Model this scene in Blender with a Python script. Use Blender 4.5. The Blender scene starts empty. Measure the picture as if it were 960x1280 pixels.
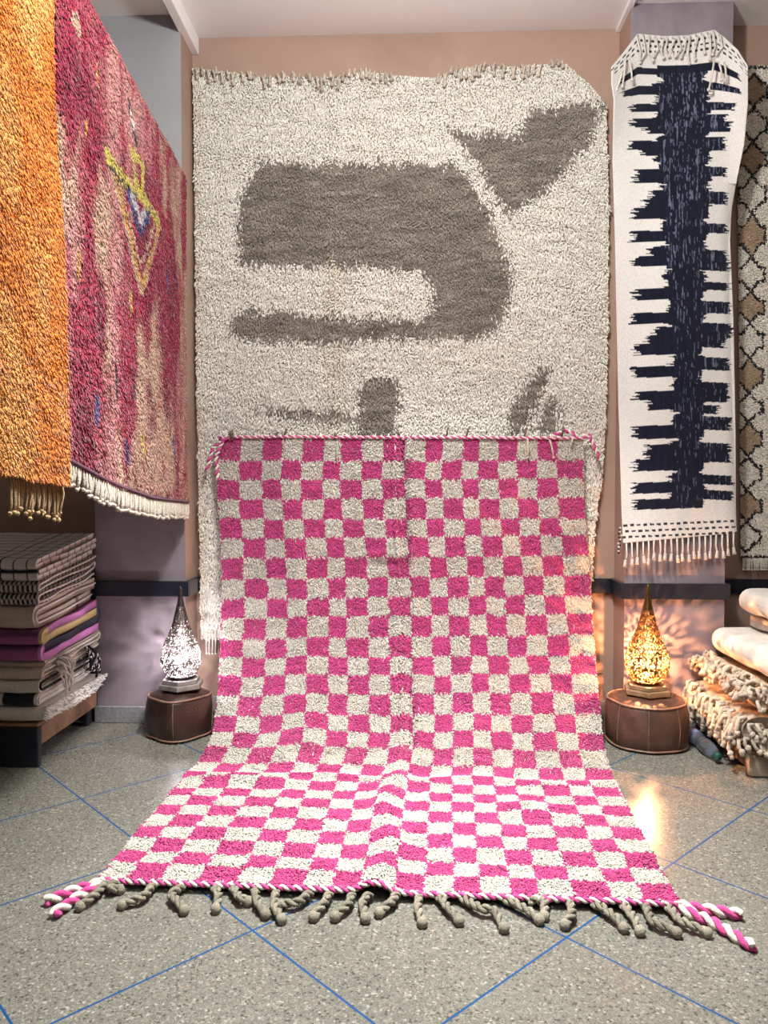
import bpy, math, random
import numpy as np
R_ = np.random.default_rng(7)
random.seed(7)
C = bpy.context.scene.collection
PI = math.pi

# ------------------------------------------------------------------ survey: photo pixels -> metres
TH = math.radians(2.2); PH = math.atan(33/960); EYE = 1.2; FPX = 960.0
def ray(px, py):
    x = (px-480)/FPX; y = (640-py)/FPX
    c, s = math.cos(PH), math.sin(PH)
    fy = c + y*s; fz = -s + y*c
    return np.array([x*math.cos(TH)-fy*math.sin(TH), x*math.sin(TH)+fy*math.cos(TH), fz])
CAMP = np.array([0, 0, EYE])
def on_floor(px, py, z=0.0):
    r = ray(px, py); return CAMP + r*((z-EYE)/r[2])
def on_y(px, py, Y):
    r = ray(px, py); return CAMP + r*(Y/r[1])
def on_plane(px, py, p0, n):
    r = ray(px, py); n = np.array(n); return CAMP + r*(np.dot(np.array(p0)-CAMP, n)/np.dot(r, n))

# ------------------------------------------------------------------ small numeric helpers
def hash2(ix, iy, seed):
    h = np.sin(ix*127.1 + iy*311.7 + seed*74.7)*43758.5453
    return h - np.floor(h)
def vnoise(x, y, seed=0):
    x = np.asarray(x, float); y = np.asarray(y, float)
    ix = np.floor(x); iy = np.floor(y); fx = x-ix; fy = y-iy
    fx = fx*fx*(3-2*fx); fy = fy*fy*(3-2*fy)
    a = hash2(ix, iy, seed); b = hash2(ix+1, iy, seed); c = hash2(ix, iy+1, seed); d = hash2(ix+1, iy+1, seed)
    return (a*(1-fx)+b*fx)*(1-fy) + (c*(1-fx)+d*fx)*fy
def fbm(x, y, seed=0, o=3):
    v = 0; a = .5; t = 0
    for k in range(o):
        v = v + a*vnoise(x*2**k, y*2**k, seed+k*3.3); t += a; a *= .5
    return v/t
def sstep(a, b, x):
    t = np.clip((x-a)/(b-a), 0, 1); return t*t*(3-2*t)
def norm(v):
    return v/np.maximum(np.linalg.norm(v, axis=-1, keepdims=True), 1e-9)
def srgb(r, g, b):
    f = lambda c: c/12.92 if c <= .04045 else ((c+.055)/1.055)**2.4
    return np.array([f(r/255), f(g/255), f(b/255)])
def in_poly(x, y, poly):
    ins = np.zeros(np.shape(x), bool); n = len(poly)
    for i in range(n):
        x0, y0 = poly[i]; x1, y1 = poly[(i+1) % n]
        if y0 == y1: continue
        c = ((y0 > y) != (y1 > y)) & (x < (x1-x0)*(y-y0)/(y1-y0)+x0)
        ins ^= c
    return ins
def seg_dist(x, y, pts):
    d = np.full(np.shape(x), 1e9)
    for (x0, y0), (x1, y1) in zip(pts[:-1], pts[1:]):
        dx, dy = x1-x0, y1-y0
        t = np.clip(((x-x0)*dx+(y-y0)*dy)/(dx*dx+dy*dy+1e-12), 0, 1)
        d = np.minimum(d, np.hypot(x-x0-t*dx, y-y0-t*dy))
    return d
def mixc(a, b, t):
    t = np.asarray(t)[..., None]; return a*(1-t)+b*t

# ------------------------------------------------------------------ mesh helpers
def np_mesh(name, V, quads=None, tris=None, col=None, smooth=True, midx=None):
    me = bpy.data.meshes.new(name)
    V = np.asarray(V, np.float32).reshape(-1, 3)
    me.vertices.add(len(V)); me.vertices.foreach_set('co', V.ravel())
    L = []; st = []; off = 0
    if quads is not None and len(quads):
        q = np.asarray(quads, np.int32); L.append(q.ravel()); st.append(np.arange(len(q))*4); off = q.size
    if tris is not None and len(tris):
        t = np.asarray(tris, np.int32); L.append(t.ravel()); st.append(off+np.arange(len(t))*3)
    L = np.concatenate(L).astype(np.int32); st = np.concatenate(st).astype(np.int32)
    me.loops.add(len(L)); me.loops.foreach_set('vertex_index', L)
    me.polygons.add(len(st)); me.polygons.foreach_set('loop_start', st)
    if midx is not None: me.polygons.foreach_set('material_index', np.asarray(midx, np.int32))
    me.polygons.foreach_set('use_smooth', np.full(len(st), smooth, bool))
    me.update(calc_edges=True)
    if col is not None:
        a = me.attributes.new('Col', 'FLOAT_COLOR', 'POINT')
        c = np.ones((len(V), 4), np.float32); c[:, :3] = col
        a.data.foreach_set('color', c.ravel())
    return me
def link(name, me, mats=None, parent=None, loc=None, rz=0):
    o = bpy.data.objects.new(name, me); C.objects.link(o)
    if mats is not None and me is not None:
        for m in (mats if isinstance(mats, (list, tuple)) else [mats]): me.materials.append(m)
    if parent: o.parent = parent
    if loc is not None: o.location = loc
    if rz: o.rotation_euler.z = rz
    return o
class MB:                                              # collects shapes into ONE mesh
    def __init__(s): s.v = []; s.f = []; s.m = []; s.c = []; s.n = 0
    def add(s, V, F, m=0, col=None):
        V = np.asarray(V, float).reshape(-1, 3)
        s.v.append(V); s.f += [[i+s.n for i in f] for f in F]; s.m += [m]*len(F)
        s.c.append(np.ones((len(V), 3))*(1 if col is None else col)); s.n += len(V)
    def box(s, a, b, m=0, bev=0.0, col=None):
        x0, y0, z0 = a; x1, y1, z1 = b
        if bev <= 0:
            V = [(x, y, z) for z in (z0, z1) for y in (y0, y1) for x in (x0, x1)]
            F = [(0, 2, 3, 1), (4, 5, 7, 6), (0, 1, 5, 4), (2, 6, 7, 3), (0, 4, 6, 2), (1, 3, 7, 5)]
            s.add(V, F, m, col)
        else:
            P = [(x0+bev, y0), (x1-bev, y0), (x1, y0+bev), (x1, y1-bev), (x1-bev, y1), (x0+bev, y1), (x0, y1-bev), (x0, y0+bev)]
            cx, cy = (x0+x1)/2, (y0+y1)/2
            def ring(z, ins):
                return [(px+(bev*ins if px < cx else -bev*ins), py+(bev*ins if py < cy else -bev*ins), z) for px, py in P]
            V = ring(z0, 1)+ring(z0+bev, 0)+ring(z1-bev, 0)+ring(z1, 1)
            F = [tuple(range(7, -1, -1)), tuple(range(24, 32))]
            for r in range(3):
                for k in range(8): F.append((r*8+k, r*8+(k+1) % 8, r*8+8+(k+1) % 8, r*8+8+k))
            s.add(V, F, m, col)
    def tube(s, pts, r, n=6, m=0, col=None, cap=True):
        P = np.asarray(pts, float); k = len(P)
        r = np.full(k, r) if np.isscalar(r) else np.asarray(r, float)
        T = norm(np.gradient(P, axis=0))
        up = np.array([0, 0, 1.]) if abs(T[0][2]) < .9 else np.array([1., 0, 0])
        a = norm(np.cross(T[0], up)); V = []
        for i in range(k):
            a = norm(a - T[i]*np.dot(a, T[i])); b = np.cross(T[i], a)
            for j in range(n):
                t = 2*PI*j/n; V.append(P[i]+r[i]*(math.cos(t)*a+math.sin(t)*b))
        F = [(i*n+j, i*n+(j+1) % n, (i+1)*n+(j+1) % n, (i+1)*n+j) for i in range(k-1) for j in range(n)]
        if cap: F += [tuple(range(n-1, -1, -1)), tuple((k-1)*n+j for j in range(n))]
        s.add(V, F, m, col)
    def ball(s, c, r, n=8, m=0, col=None, sq=(1, 1, 1)):
        V = []; rings = n//2+1
        for i in range(1, rings):
            t = PI*i/rings
            for j in range(n):
                p = 2*PI*j/n
                V.append((c[0]+r*sq[0]*math.sin(t)*math.cos(p), c[1]+r*sq[1]*math.sin(t)*math.sin(p), c[2]+r*sq[2]*math.cos(t)))
        V += [(c[0], c[1], c[2]+r*sq[2]), (c[0], c[1], c[2]-r*sq[2])]
        q = rings-1; F = [(i*n+j, (i+1)*n+j, (i+1)*n+(j+1) % n, i*n+(j+1) % n) for i in range(q-1) for j in range(n)]
        F += [(q*n, j, (j+1) % n) for j in range(n)] + [(q*n+1, (q-1)*n+(j+1) % n, (q-1)*n+j) for j in range(n)]
        s.add(V, F, m, col)
    def lathe(s, prof, n=32, c=(0, 0, 0), m=0, wob=None, rot=0):
        V = []
        for i, (r, z) in enumerate(prof):
            for j in range(n):
                t = 2*PI*j/n; rr = r*(wob(t, z) if wob else 1)
                V.append((c[0]+rr*math.cos(t+rot), c[1]+rr*math.sin(t+rot), c[2]+z))
        k = len(prof)
        F = [(i*n+j, i*n+(j+1) % n, (i+1)*n+(j+1) % n, (i+1)*n+j) for i in range(k-1) for j in range(n)]
        F += [tuple(range(n-1, -1, -1)), tuple((k-1)*n+j for j in range(n))]
        s.add(V, F, m)
    def build(s, name, mats, parent=None, smooth=True, colored=False):
        me = bpy.data.meshes.new(name)
        V = np.concatenate(s.v) if s.v else np.zeros((0, 3))
        me.from_pydata(V.tolist(), [], s.f)
        me.polygons.foreach_set('material_index', np.array(s.m, np.int32))
        me.polygons.foreach_set('use_smooth', np.full(len(s.f), smooth, bool))
        if colored:
            a = me.attributes.new('Col', 'FLOAT_COLOR', 'POINT')
            c = np.ones((len(V), 4), np.float32); c[:, :3] = np.concatenate(s.c)
            a.data.foreach_set('color', c.ravel())
        me.update()
        return link(name, me, mats, parent)
def thing(name, label, cat, group=None, loc=(0, 0, 0), kind=None):
    o = bpy.data.objects.new(name, None); C.objects.link(o); o.location = loc; o.empty_display_size = .1
    o['label'] = label; o['category'] = cat
    if group: o['group'] = group
    if kind: o['kind'] = kind
    return o
def struct(o, label=None):
    o['kind'] = 'structure'
    if label: o['label'] = label
    return o

# ------------------------------------------------------------------ materials
def new_mat(name):
    m = bpy.data.materials.new(name); m.use_nodes = True
    nt = m.node_tree; b = nt.nodes['Principled BSDF']
    return m, nt, b
def nd(nt, t, **kw):
    n = nt.nodes.new(t)
    for k, v in kw.items():
        if k in n.inputs.keys(): n.inputs[k].default_value = v
        else: setattr(n, k, v)
    return n
def simple(name, col, rough=.6, metal=0, bump=0, bscale=60, var=.15, vscale=8, sheen=0, spec=.5):
    m, nt, b = new_mat(name)
    b.inputs['Roughness'].default_value = rough; b.inputs['Metallic'].default_value = metal
    b.inputs['Specular IOR Level'].default_value = spec
    if sheen: b.inputs['Sheen Weight'].default_value = sheen
    tc = nd(nt, 'ShaderNodeTexCoord'); nz = nd(nt, 'ShaderNodeTexNoise', Scale=vscale, Detail=4.0)
    nt.links.new(tc.outputs['Object'], nz.inputs['Vector'])
    r = nd(nt, 'ShaderNodeValToRGB')
    c = np.array(col)
    r.color_ramp.elements[0].position = .3; r.color_ramp.elements[1].position = .7
    r.color_ramp.elements[0].color = (*np.clip(c*(1-var), 0, 1), 1); r.color_ramp.elements[1].color = (*np.clip(c*(1+var), 0, 1), 1)
    nt.links.new(nz.outputs['Fac'], r.inputs['Fac']); nt.links.new(r.outputs['Color'], b.inputs['Base Color'])
    if bump:
        n2 = nd(nt, 'ShaderNodeTexNoise', Scale=bscale, Detail=3.0); nt.links.new(tc.outputs['Object'], n2.inputs['Vector'])
        bp = nd(nt, 'ShaderNodeBump', Strength=bump, Distance=.01)
        nt.links.new(n2.outputs['Fac'], bp.inputs['Height']); nt.links.new(bp.outputs['Normal'], b.inputs['Normal'])
    return m
def yarn(name, bump=.4, scale=(300, 300, 300), rough=.95, sheen=.15, var=.25):
    """yarn colours come from the weave's colour attribute"""
    m, nt, b = new_mat(name)
    b.inputs['Roughness'].default_value = rough; b.inputs['Specular IOR Level'].default_value = .1
    b.inputs['Sheen Weight'].default_value = sheen
    at = nd(nt, 'ShaderNodeAttribute', attribute_name='Col')
    tc = nd(nt, 'ShaderNodeTexCoord'); mp = nd(nt, 'ShaderNodeMapping'); mp.inputs['Scale'].default_value = scale
    nz = nd(nt, 'ShaderNodeTexNoise', Scale=1.0, Detail=2.0)
    nt.links.new(tc.outputs['Object'], mp.inputs['Vector']); nt.links.new(mp.outputs['Vector'], nz.inputs['Vector'])
    mr = nd(nt, 'ShaderNodeMapRange'); mr.inputs['From Min'].default_value = .3; mr.inputs['From Max'].default_value = .7
    mr.inputs['To Min'].default_value = 1-var; mr.inputs['To Max'].default_value = 1+var*.5
    nt.links.new(nz.outputs['Fac'], mr.inputs['Value'])
    mx = nd(nt, 'ShaderNodeMix', data_type='RGBA', blend_type='MULTIPLY'); mx.inputs['Factor'].default_value = 1
    nt.links.new(at.outputs['Color'], mx.inputs[6]); nt.links.new(mr.outputs['Result'], mx.inputs[7])
    nt.links.new(mx.outputs[2], b.inputs['Base Color'])
    bp = nd(nt, 'ShaderNodeBump', Strength=bump, Distance=.004)
    nt.links.new(nz.outputs['Fac'], bp.inputs['Height']); nt.links.new(bp.outputs['Normal'], b.inputs['Normal'])
    return m
def plaster(name, c0, c1, scale=2.5, rough=.55, bump=.08):
    m, nt, b = new_mat(name)
    b.inputs['Roughness'].default_value = rough; b.inputs['Specular IOR Level'].default_value = .3
    tc = nd(nt, 'ShaderNodeTexCoord'); nz = nd(nt, 'ShaderNodeTexNoise', Scale=scale, Detail=7.0, Roughness=.62)
    nz.inputs['Distortion'].default_value = .6
    nt.links.new(tc.outputs['Object'], nz.inputs['Vector'])
    r = nd(nt, 'ShaderNodeValToRGB'); r.color_ramp.elements[0].position = .32; r.color_ramp.elements[1].position = .68
    r.color_ramp.elements[0].color = (*c0, 1); r.color_ramp.elements[1].color = (*c1, 1)
    nt.links.new(nz.outputs['Fac'], r.inputs['Fac']); nt.links.new(r.outputs['Color'], b.inputs['Base Color'])
    bp = nd(nt, 'ShaderNodeBump', Strength=bump, Distance=.02); nt.links.new(nz.outputs['Fac'], bp.inputs['Height'])
    nt.links.new(bp.outputs['Normal'], b.inputs['Normal'])
    return m
def terrazzo():
    m, nt, b = new_mat('terrazzo')
    L = nt.links.new
    tc = nd(nt, 'ShaderNodeTexCoord')
    def vor(scale):
        v = nd(nt, 'ShaderNodeTexVoronoi', Scale=scale); v.inputs['Randomness'].default_value = 1
        L(tc.outputs['Object'], v.inputs['Vector']); return v
    v1 = vor(165); v2 = vor(330)
    def chips(v, stops):
        bw = nd(nt, 'ShaderNodeSeparateColor'); L(v.outputs['Color'], bw.inputs['Color'])
        r = nd(nt, 'ShaderNodeValToRGB'); r.color_ramp.interpolation = 'CONSTANT'
        e = r.color_ramp.elements
        while len(e) > 1: e.remove(e[0])
        e[0].position = stops[0][0]; e[0].color = (*stops[0][1], 1)
        for p, c in stops[1:]:
            x = e.new(p); x.color = (*c, 1)
        L(bw.outputs['Red'], r.inputs['Fac']); return r, bw
    g = lambda a, k=(1, .97, .82): (a*k[0]*.47+.010, a*k[1]*.47+.010, a*k[2]*.47+.008)
    r1, s1 = chips(v1, [(0, g(.13)), (.1, g(.30)), (.3, g(.25)), (.5, g(.36)), (.68, g(.28)), (.8, g(.46)), (.9, (.22, .18, .14)), (.95, g(.60))])
    r2, s2 = chips(v2, [(0, g(.17)), (.2, g(.28)), (.45, g(.33)), (.7, g(.25)), (.88, g(.44))])
    lt = nd(nt, 'ShaderNodeMath', operation='LESS_THAN'); lt.inputs[1].default_value = .55
    L(s1.outputs['Green'], lt.inputs[0])
    mx = nd(nt, 'ShaderNodeMix', data_type='RGBA'); L(lt.outputs[0], mx.inputs['Factor']); L(r1.outputs['Color'], mx.inputs[7]); L(r2.outputs['Color'], mx.inputs[6])
    nz = nd(nt, 'ShaderNodeTexNoise', Scale=1.6, Detail=5.0); L(tc.outputs['Object'], nz.inputs['Vector'])
    mr = nd(nt, 'ShaderNodeMapRange'); mr.inputs['From Min'].default_value = .3; mr.inputs['From Max'].default_value = .7
    mr.inputs['To Min'].default_value = .86; mr.inputs['To Max'].default_value = 1.1; L(nz.outputs['Fac'], mr.inputs['Value'])
    mm = nd(nt, 'ShaderNodeMix', data_type='RGBA', blend_type='MULTIPLY'); mm.inputs['Factor'].default_value = 1
    L(mx.outputs[2], mm.inputs[6]); L(mr.outputs['Result'], mm.inputs[7])
    # blue joints between the diagonal tiles
    sp = nd(nt, 'ShaderNodeSeparateXYZ'); L(tc.outputs['Object'], sp.inputs[0])
    def joint(op, off):
        a = nd(nt, 'ShaderNodeMath', operation=op); L(sp.outputs['Y'], a.inputs[0]); L(sp.outputs['X'], a.inputs[1])
        a2 = nd(nt, 'ShaderNodeMath', operation='ADD'); L(a.outputs[0], a2.inputs[0]); a2.inputs[1].default_value = -off+.42+8.4
        w = nd(nt, 'ShaderNodeMath', operation='WRAP'); L(a2.outputs[0], w.inputs[0]); w.inputs[1].default_value = .84; w.inputs[2].default_value = 0
        s_ = nd(nt, 'ShaderNodeMath', operation='SUBTRACT'); L(w.outputs[0], s_.inputs[0]); s_.inputs[1].default_value = .42
        ab = nd(nt, 'ShaderNodeMath', operation='ABSOLUTE'); L(s_.outputs[0], ab.inputs[0])
        c = nd(nt, 'ShaderNodeMath', operation='LESS_THAN'); L(ab.outputs[0], c.inputs[0]); c.inputs[1].default_value = .0046
        return c
    j1 = joint('SUBTRACT', 1.61); j2 = joint('ADD', 1.585)
    jm = nd(nt, 'ShaderNodeMath', operation='MAXIMUM'); L(j1.outputs[0], jm.inputs[0]); L(j2.outputs[0], jm.inputs[1])
    mj = nd(nt, 'ShaderNodeMix', data_type='RGBA'); L(jm.outputs[0], mj.inputs['Factor']); L(mm.outputs[2], mj.inputs[6])
    mj.inputs[7].default_value = (.012, .062, .175, 1)
    L(mj.outputs[2], b.inputs['Base Color'])
    b.inputs['Roughness'].default_value = .27; b.inputs['Specular IOR Level'].default_value = .4
    return m
def glow(name, col, s):
    m, nt, b = new_mat(name)
    b.inputs['Base Color'].default_value = (*col, 1)
    b.inputs['Emission Color'].default_value = (*col, 1); b.inputs['Emission Strength'].default_value = s
    return m

M = {}
M['pile'] = yarn('wool_pile', bump=.2, scale=(160, 160, 160), sheen=.25, var=.22)
M['weave'] = yarn('flat_weave', bump=.5, scale=(420, 420, 130), var=.18)
M['cord'] = yarn('wool_cord', bump=.6, scale=(260, 260, 260), var=.35)
M['blanket'] = yarn('blanket_wool', bump=.5, scale=(120, 380, 380), var=.25)
M['backing'] = simple('rug_backing', (.42, .36, .28), .95, bump=.3, bscale=250)
M['pink_wall'] = plaster('pink_plaster', (.33, .215, .165), (.40, .27, .21), 1.8, .6)
M['mauve'] = plaster('mauve_tadelakt', (.17, .135, .155), (.30, .255, .28), 2.2, .5)
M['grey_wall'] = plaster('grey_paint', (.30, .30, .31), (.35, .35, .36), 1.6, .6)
M['ceil'] = plaster('ceiling_paint', (.82, .80, .80), (.86, .84, .84), 1.0, .8, .03)
M['side_wall'] = plaster('side_wall_paint', (.16, .12, .105), (.21, .16, .14), 1.5, .7)
M['black'] = simple('black_paint', (.012, .014, .022), .35, var=.2, vscale=5)
M['stone'] = simple('grey_stone_skirting', (.22, .215, .22), .5, var=.25, vscale=70)
M['floor'] = terrazzo()
M['wood'] = simple('brown_wood', (.20, .105, .055), .55, var=.4, vscale=12, bump=.2, bscale=40)
M['pale_wood'] = simple('pale_weathered_wood', (.34, .27, .20), .7, var=.3, vscale=14, bump=.2, bscale=50)
M['dark_leather'] = simple('dark_brown_leather', (.042, .019, .016), .33, var=.45, vscale=14, bump=.25, bscale=120)
M['leather'] = simple('brown_leather', (.088, .040, .024), .55, var=.4, vscale=16, bump=.3, bscale=140)
M['piping'] = simple('leather_piping', (.20, .11, .075), .5, var=.3, vscale=30)
M['silver'] = simple('pierced_silver_metal', (.12, .105, .095), .38, metal=1, var=.2, vscale=20)
M['brass'] = simple('pierced_brass', (.20, .115, .04), .35, metal=1, var=.2, vscale=20)
M['plinth_grey'] = simple('grey_wood_plinth', (.20, .175, .165), .5, var=.3, vscale=20)
M['plinth_brown'] = simple('brown_wood_plinth', (.24, .15, .075), .5, var=.3, vscale=20)
M['steel'] = simple('steel_rail', (.35, .34, .33), .4, metal=1)
M['white_bulb'] = glow('cool_bulb', (1, .90, .98), 3000)
M['warm_bulb'] = glow('warm_bulb', (1, .42, .17), 29000)

# ------------------------------------------------------------------ setting
YB, YP, ZC = 4.0, 3.80, 3.505
PL0, PL1, PR0, PR1 = -1.60, -1.143, 1.037, 1.52
SX0, SX1, YF = -2.9, 2.9, -2.6
def slab(name, a, b, mat, **k):
    mb = MB(); mb.box(a, b, **k); return struct(mb.build(name, mat, smooth=False))
slab('floor', (SX0, YF, -.1), (SX1, YB+.1, 0), M['floor'])
slab('ceiling', (SX0, YF, ZC), (SX1, YB+.1, ZC+.1), M['ceil'])
slab('wall_back', (SX0, YB, 0), (SX1, YB+.1, ZC), M['pink_wall'])
slab('wall_left', (SX0-.1, YF, 0), (SX0, YB+.1, ZC), M['side_wall'])
slab('wall_right', (SX1, YF, 0), (SX1+.1, YB+.1, ZC), M['side_wall'])
slab('wall_front', (SX0, YF-.1, 0), (SX1, YF, ZC), M['side_wall'])
def pier(name, x0, x1, reveal):
    mb = MB()
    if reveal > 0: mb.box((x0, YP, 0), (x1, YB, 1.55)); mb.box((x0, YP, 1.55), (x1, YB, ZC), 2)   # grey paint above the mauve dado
    else: mb.box((x0, YP, 0), (x1, YB, ZC))
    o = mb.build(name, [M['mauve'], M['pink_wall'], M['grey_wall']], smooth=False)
    me = o.data
    for p in me.polygons:
        if abs(p.normal.x) > .9: p.material_index = 1
    return struct(o)
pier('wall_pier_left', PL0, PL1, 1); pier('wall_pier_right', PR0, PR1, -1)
ST = .022; SZ0, SZ1 = .645, .722
def band(name, boxes, mat, bev=.003):
    mb = MB()
    for a, b in boxes: mb.box(a, b, bev=bev)
    return struct(mb.build(name, mat, smooth=False))
band('trim_1', [((PL0-ST, YP-ST, SZ0), (PL1+ST, YP, SZ1)), ((PL1, YP, SZ0), (PL1+ST, YB-.001, SZ1)), ((PL0-ST, YP, SZ0), (PL0, YB-.001, SZ1))], M['black'])
band('trim_2', [((PL1+ST, YB-ST, SZ0), (PR0-ST, YB, SZ1))], M['black'])
band('trim_3', [((PR0-ST, YP-ST, SZ0), (PR1+ST, YP, SZ1)), ((PR0-ST, YP, SZ0), (PR0, YB-.001, SZ1)), ((PR1, YP, SZ0), (PR1+ST, YB-.001, SZ1))], M['black'])
band('trim_4', [((PR1+ST, YB-ST, SZ0), (SX1, YB, SZ1))], M['black'])
band('trim_5', [((SX0, YB-ST, SZ0), (PL0-ST, YB, SZ1))], M['black'])
BH = .085
band('baseboard_left', [((PL0-.012, YP-.012, 0), (PL1+.012, YP, BH)), ((PL1, YP, 0), (PL1+.012, YB-.001, BH))], M['stone'])
band('baseboard_back', [((PL1+.012, YB-.012, 0), (PR0-.012, YB, BH))], M['stone'])
band('baseboard_right', [((PR0-.012, YP-.012, 0), (PR1+.012, YP, BH)), ((PR0-.012, YP, 0), (PR0, YB-.001, BH))], M['stone'])
# mouldings along the ceiling, running out from the alcove corners
band('trim_6', [((PL1-.01, YF, ZC-.085), (PL1+.035, YB-.001, ZC))], M['ceil'])
band('trim_7', [((PR0-.02, YF, ZC-.02), (PR0+.012, YB-.001, ZC))], M['ceil'])

# ------------------------------------------------------------------ rugs: sheet + pile
def grid_normals(G):
    du = np.gradient(G, axis=1); dv = np.gradient(G, axis=0)
    return norm(np.cross(du, dv))
def sheet_mesh(name, G, thick, col=None, flip=False):
    nv, nu, _ = G.shape
    N = grid_normals(G)*(-1 if flip else 1)
    V = np.concatenate([G.reshape(-1, 3), (G-N*thick).reshape(-1, 3)])
    i = np.arange(nv*nu).reshape(nv, nu); o = nv*nu
    q = np.stack([i[:-1, :-1], i[:-1, 1:], i[1:, 1:], i[1:, :-1]], -1).reshape(-1, 4)
    Q = [q, q[:, ::-1]+o]
    for e in (i[0], i[-1, ::-1], i[::-1, 0], i[:, -1]):
        Q.append(np.stack([e[1:], e[:-1], e[:-1]+o, e[1:]+o], -1))
    c = None
    if col is not None: c = np.concatenate([col.reshape(-1, 3)]*2)
    return np_mesh(name, V, quads=np.concatenate(Q), col=c)
def samp(A, u, v):
    nv, nu = A.shape[:2]
    x = np.clip(u, 0, .99999)*(nu-1); y = np.clip(v, 0, .99999)*(nv-1)
    ix = x.astype(int); iy = y.astype(int); fx = (x-ix)[:, None]; fy = (y-iy)[:, None]
    return (A[iy, ix]*(1-fx)+A[iy, ix+1]*fx)*(1-fy)+(A[iy+1, ix]*(1-fx)+A[iy+1, ix+1]*fx)*fy
def pile_mesh(name, G, nu, nv, colfn, length, rad, sag=.7, jit=.5, ridge=(14, 45), v0=0, v1=1, flip=False, seed=1, lean=.35, ridge_amp=.6):
    rng = np.random.default_rng(seed)
    uu, vv = np.meshgrid((np.arange(nu)+.5)/nu, v0+(v1-v0)*(np.arange(nv)+.5)/nv)
    uu = np.clip(uu + rng.uniform(-jit, jit, uu.shape)/nu, .001, .999).ravel(); vv = np.clip(vv + rng.uniform(-jit, jit, vv.shape)*(v1-v0)/nv, v0+.001, v1-.001).ravel()
    N_ = grid_normals(G)*(-1 if flip else 1)
    P = samp(G, uu, vv); N = norm(samp(N_, uu, vv)); D = norm(samp(np.gradient(G, axis=0), uu, vv)); U = norm(np.cross(D, N))
    n = len(P)
    col = colfn(uu, vv)*(1+rng.normal(0, .06, n))[:, None]
    rn = fbm(uu*ridge[0], vv*ridge[1], seed, 3); rl = fbm(uu*ridge[0]*2.1+9, vv*ridge[1]*.6, seed+5, 2)
    Lg = length*(1-ridge_amp*.5+ridge_amp*(rn-.2))*rng.uniform(.8, 1.2, n)
    side = (rl-.5)*2*lean*1.6 + rng.normal(0, lean, n)
    dn = sag*(.4+1.2*fbm(uu*ridge[0]*.7+3, vv*ridge[1]*1.3, seed+9, 2)) + rng.normal(0, lean*.6, n)
    r = rad*rng.uniform(.8, 1.25, n)
    V = np.empty((n, 3, 3, 3)); K = 3
    T1 = U; ph = rng.uniform(0, 2*PI, n)
    for ri, (f, rr) in enumerate(((0, 1.0), (.6, 1.0), (1.0, .45))):
        ctr = P + (Lg*f)[:, None]*N*(1-.25*f) + (Lg*f*f)[:, None]*(D*dn[:, None]+U*side[:, None])
        T2 = norm(N*1.0 + 0*D) if ri == 0 else N
        for k in range(K):
            a = ph+2*PI*k/K
            ax = T1*np.cos(a)[:, None] + (norm(D - N*.6*f) )*np.sin(a)[:, None]
            V[:, ri, k] = ctr + ax*(r*rr)[:, None]
    b = (np.arange(n)*9)[:, None]
    fl = []
    for ri in range(2):
        for k in range(K):
            fl.append(b+np.array([[ri*3+k, ri*3+(k+1) % 3, ri*3+3+(k+1) % 3, ri*3+3+k]]))
    quads = np.concatenate(fl); tris = b+np.array([[6, 7, 8]])
    return np_mesh(name, V.reshape(-1, 3), quads=quads, tris=tris, col=np.repeat(np.clip(col, 0, 1), 9, axis=0))
def pile(G, nu, nv, colfn, length, rad, parent, **k):
    o = link('pile', pile_mesh('pile', G, nu, nv, colfn, length, rad, **k), M['pile'], parent)
    o['kind'] = 'stuff'; return o
def tassel_tube(pts, r, col, knot=0, n=6, parent=None, name='tassel', mat='cord', twist=None):
    mb = MB(); pts = np.asarray(pts, float)
    k = len(pts)
    if twist is not None:                              # two colours twisted together
        t = np.linspace(0, 1, k*8); P = np.stack([np.interp(t*(k-1), np.arange(k), pts[:, i]) for i in range(3)], 1)
        ln = np.cumsum(np.r_[0, np.linalg.norm(np.diff(P, axis=0), axis=1)])
        T = norm(np.gradient(P, axis=0)); a = norm(np.cross(T, [0.13, .2, 1.]));
        bad = np.abs(T[:, 2]) > .97; a[bad] = norm(np.cross(T[bad], [1., 0, 0])); bb = np.cross(T, a)
        for q, cc in enumerate(twist):
            an = ln/(r*2.3)*PI + q*PI
            mb.tube(P+r*.55*(np.cos(an)[:, None]*a+np.sin(an)[:, None]*bb), r*.62, 5, col=cc)
    else:
        mb.tube(pts, r*np.linspace(1, .8, k), n, col=col)
    if knot: mb.ball(pts[-1], knot, 6, col=col if twist is None else twist[0])
    return mb.build(name, M[mat], parent, colored=True)
def arc_pts(p0, p1, sag=(0, 0, 0), n=7, wob=0):
    p0, p1, sag = map(np.array, (p0, p1, sag)); t = np.linspace(0, 1, n)[:, None]
    P = p0*(1-t)+p1*t + sag*np.sin(PI*t)
    if wob: P = P + np.random.default_rng(random.randrange(9999)).normal(0, wob, P.shape)*np.sin(PI*t)
    return P
CREAM = np.array([.86, .825, .74]); TAUPE = np.array([.275, .237, .20])

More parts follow.
